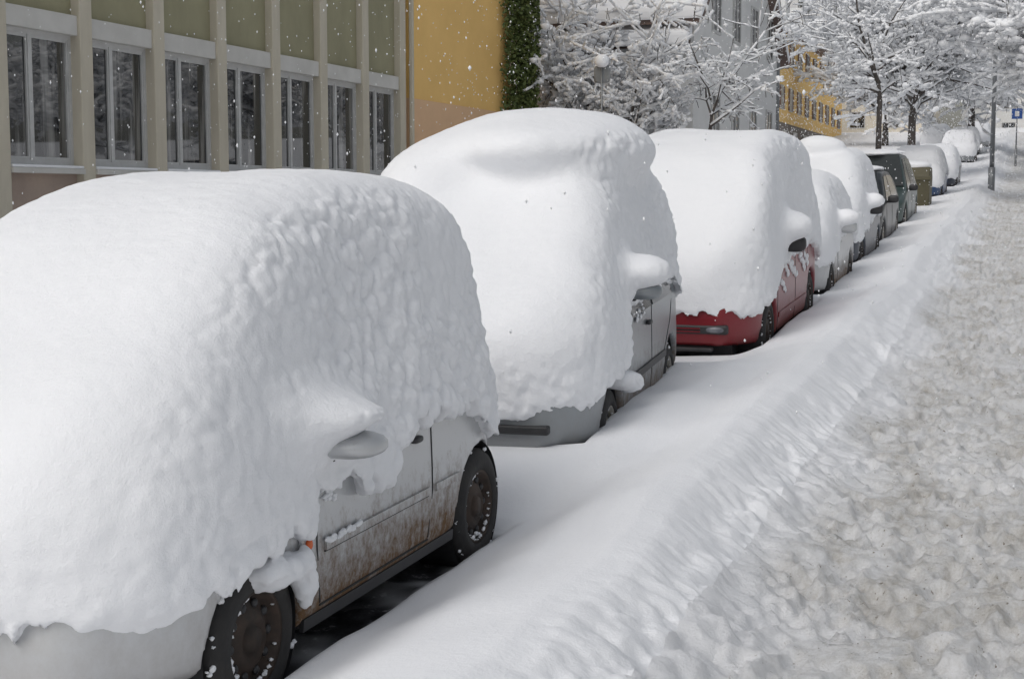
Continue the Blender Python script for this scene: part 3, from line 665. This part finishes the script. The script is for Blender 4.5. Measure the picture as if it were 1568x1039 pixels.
cnt.append(tree('snowy_tree',tz(-4.6,62),11,4.6,4,limbs=9,r0=.17,clump=1.5,zfrac=.26,dens=.88))
cnt.append(tree('snowy_tree',tz(-4.4,46),8.0,1.8,5,limbs=7,r0=.09,clump=1.0,zfrac=.42,dens=.78))
cnt.append(tree('snowy_tree',tz(1.6,47),8,4.0,6,limbs=9,r0=.15,clump=1.6,zfrac=.36,dens=.88))
cnt.append(tree('snowy_tree',tz(-3.2,88),12,5.5,8,limbs=9,r0=.2,clump=2.0,zfrac=.22,dens=.84))
cnt.append(tree('snowy_tree',tz(2.5,75),12,5,9,limbs=9,r0=.2,clump=2.0,zfrac=.22,dens=.84))
cnt.append(tree('snowy_tree',tz(-9.5,104),11,5,19,limbs=9,r0=.2,clump=2.2,zfrac=.22,dens=.78))
# trees on the far side of the pavement (mirrored in the office windows)
for i,(x,y) in enumerate(((9,38),(10,47),(9.5,57),(11,70),(14,90))): cnt.append(tree('snowy_tree',tz(x,y),8+i*.6,3.8,40+i,limbs=8,r0=.2,clump=2.0,zfrac=.25,dens=.7))
print('TREESEGS',cnt)
# ---------------------------------------------------------------- street furniture
def pole(name,x,y,H,r=.06):
    e=empty(name,tz(x,y)); V,F=tubes([(0,0,0),(0,0,1)],[(0,0,1),(0,0,H)],[r*1.35,r*.95],[r*1.35,r*.6],16); mkobj('pole',V,F,M_METAL,e); return e
e=pole('street_lamp',-1.2,52.6,9,.085)
V,F=tubes([(0,0,9),(0,0,9)],[(0,0,9.05),(-1.4,0,9.3)],[.05,.045],[.05,.035],10); mkobj('arm',V,F,M_METAL,e); superell('lamp_head',(-1.7,0,9.3),(.4,.13,.08),3,M_METAL,e)
e=pole('sign_post',-9.4,32.5,3.9,.035); superell('snow_cap',(0,0,4.0),(.17,.17,.15),2.2,M_SNOW,e); superell('sign_plate',(0,.04,3.7),(.2,.012,.2),6,M_METAL,e)
M_SB=simple('sign_blue',(.03,.1,.35),None,.4)
e=pole('traffic_sign',-.62,75,3.0,.04); a=MB(); a.box(-.25,.25,-.05,-.035,2.4,2.9); a.build('sign_plate',M_SB,e,bevel=.01); a=MB(); a.box(-.1,.1,-.056,-.051,2.52,2.78); a.build('sign_symbol',M_WWALL,e)
M_OLB=simple('bin_olive',(.10,.09,.05),(.08,.07,.04),.6)
e=empty('waste_container',tz(-3.1,41)); a=MB(); a.prism([(-.6,-.5,.2),(-.6,.5,.2),(-.6,.62,1.05),(-.6,.4,1.3),(-.6,-.4,1.3),(-.6,-.62,1.05)],(1.2,0,0)); a.build('container_body',M_OLB,e,bevel=.03)
a=MB(); a.box(-.64,.64,-.66,-.58,.95,1.05)
for x in (-.4,-.1,.2,.5): a.box(x,x+.06,-.56,-.5,.25,.95)
a.build('rim',M_OLB,e,bevel=.01); superell('snow_cap',(0,0,1.33),(.6,.42,.14),3,M_SNOW,e)
for sx in (-.5,.5):
    V,F=tubes([(sx-.03,-.4,.1)],[(sx+.03,-.4,.1)],[.1],[.1],16); mkobj('castor',V,F,M_RUB,e)
# ---------------------------------------------------------------- falling snow
n=60000; C=np.stack([rng.uniform(-22,2,n),5+75*rng.rand(n)**.8,rng.uniform(.5,12,n)],-1); D=.9417*C[:,1]-.3364*C[:,0]; C=C[(D>5.5)&(C[:,2]>gY(C[:,1])+.3)]
r=(.003+.005*rng.rand(len(C),1))*(1+.02*C[:,1:2])*np.array([[1,1,1.6]])
V,F=blobs(C,r,OCT,.25); mkobj('falling_snow',V,F,M_SNOWT)
# ---------------------------------------------------------------- light, camera
w=bpy.data.worlds.new('World'); S.world=w; w.use_nodes=True; nt=w.node_tree; bg=nt.nodes['Background']
EL=50; AZ=202
sky=nt.nodes.new('ShaderNodeTexSky'); sky.sky_type='NISHITA'; sky.sun_disc=False; sky.sun_elevation=math.radians(EL); sky.sun_rotation=math.radians(AZ); sky.air_density=1.5; sky.dust_density=4
hs=nt.nodes.new('ShaderNodeHueSaturation'); hs.inputs['Saturation'].default_value=.34
nt.links.new(sky.outputs[0],hs.inputs['Color']); nt.links.new(hs.outputs[0],bg.inputs['Color']); bg.inputs['Strength'].default_value=.101
L=bpy.data.lights.new('sun','SUN'); L.energy=.80; L.angle=math.radians(45); L.color=(1,.985,.96); o=bpy.data.objects.new('sun',L); S.collection.objects.link(o)
from mathutils import Vector
el,az=math.radians(EL),math.radians(AZ)
dv=Vector((math.sin(az)*math.cos(el),math.cos(az)*math.cos(el),math.sin(el)))
o.rotation_euler=dv.to_track_quat('Z','Y').to_euler()
cd=bpy.data.cameras.new('camera'); cd.lens=50.5; cd.sensor_width=36; cd.clip_end=2000; cam=bpy.data.objects.new('camera',cd); S.collection.objects.link(cam)
cam.location=(0,0,1.9); cam.rotation_euler=(math.radians(90-5.7),0,math.radians(19.66)); S.camera=cam
S.view_settings.view_transform='Standard'; S.view_settings.look='None'; S.view_settings.exposure=0
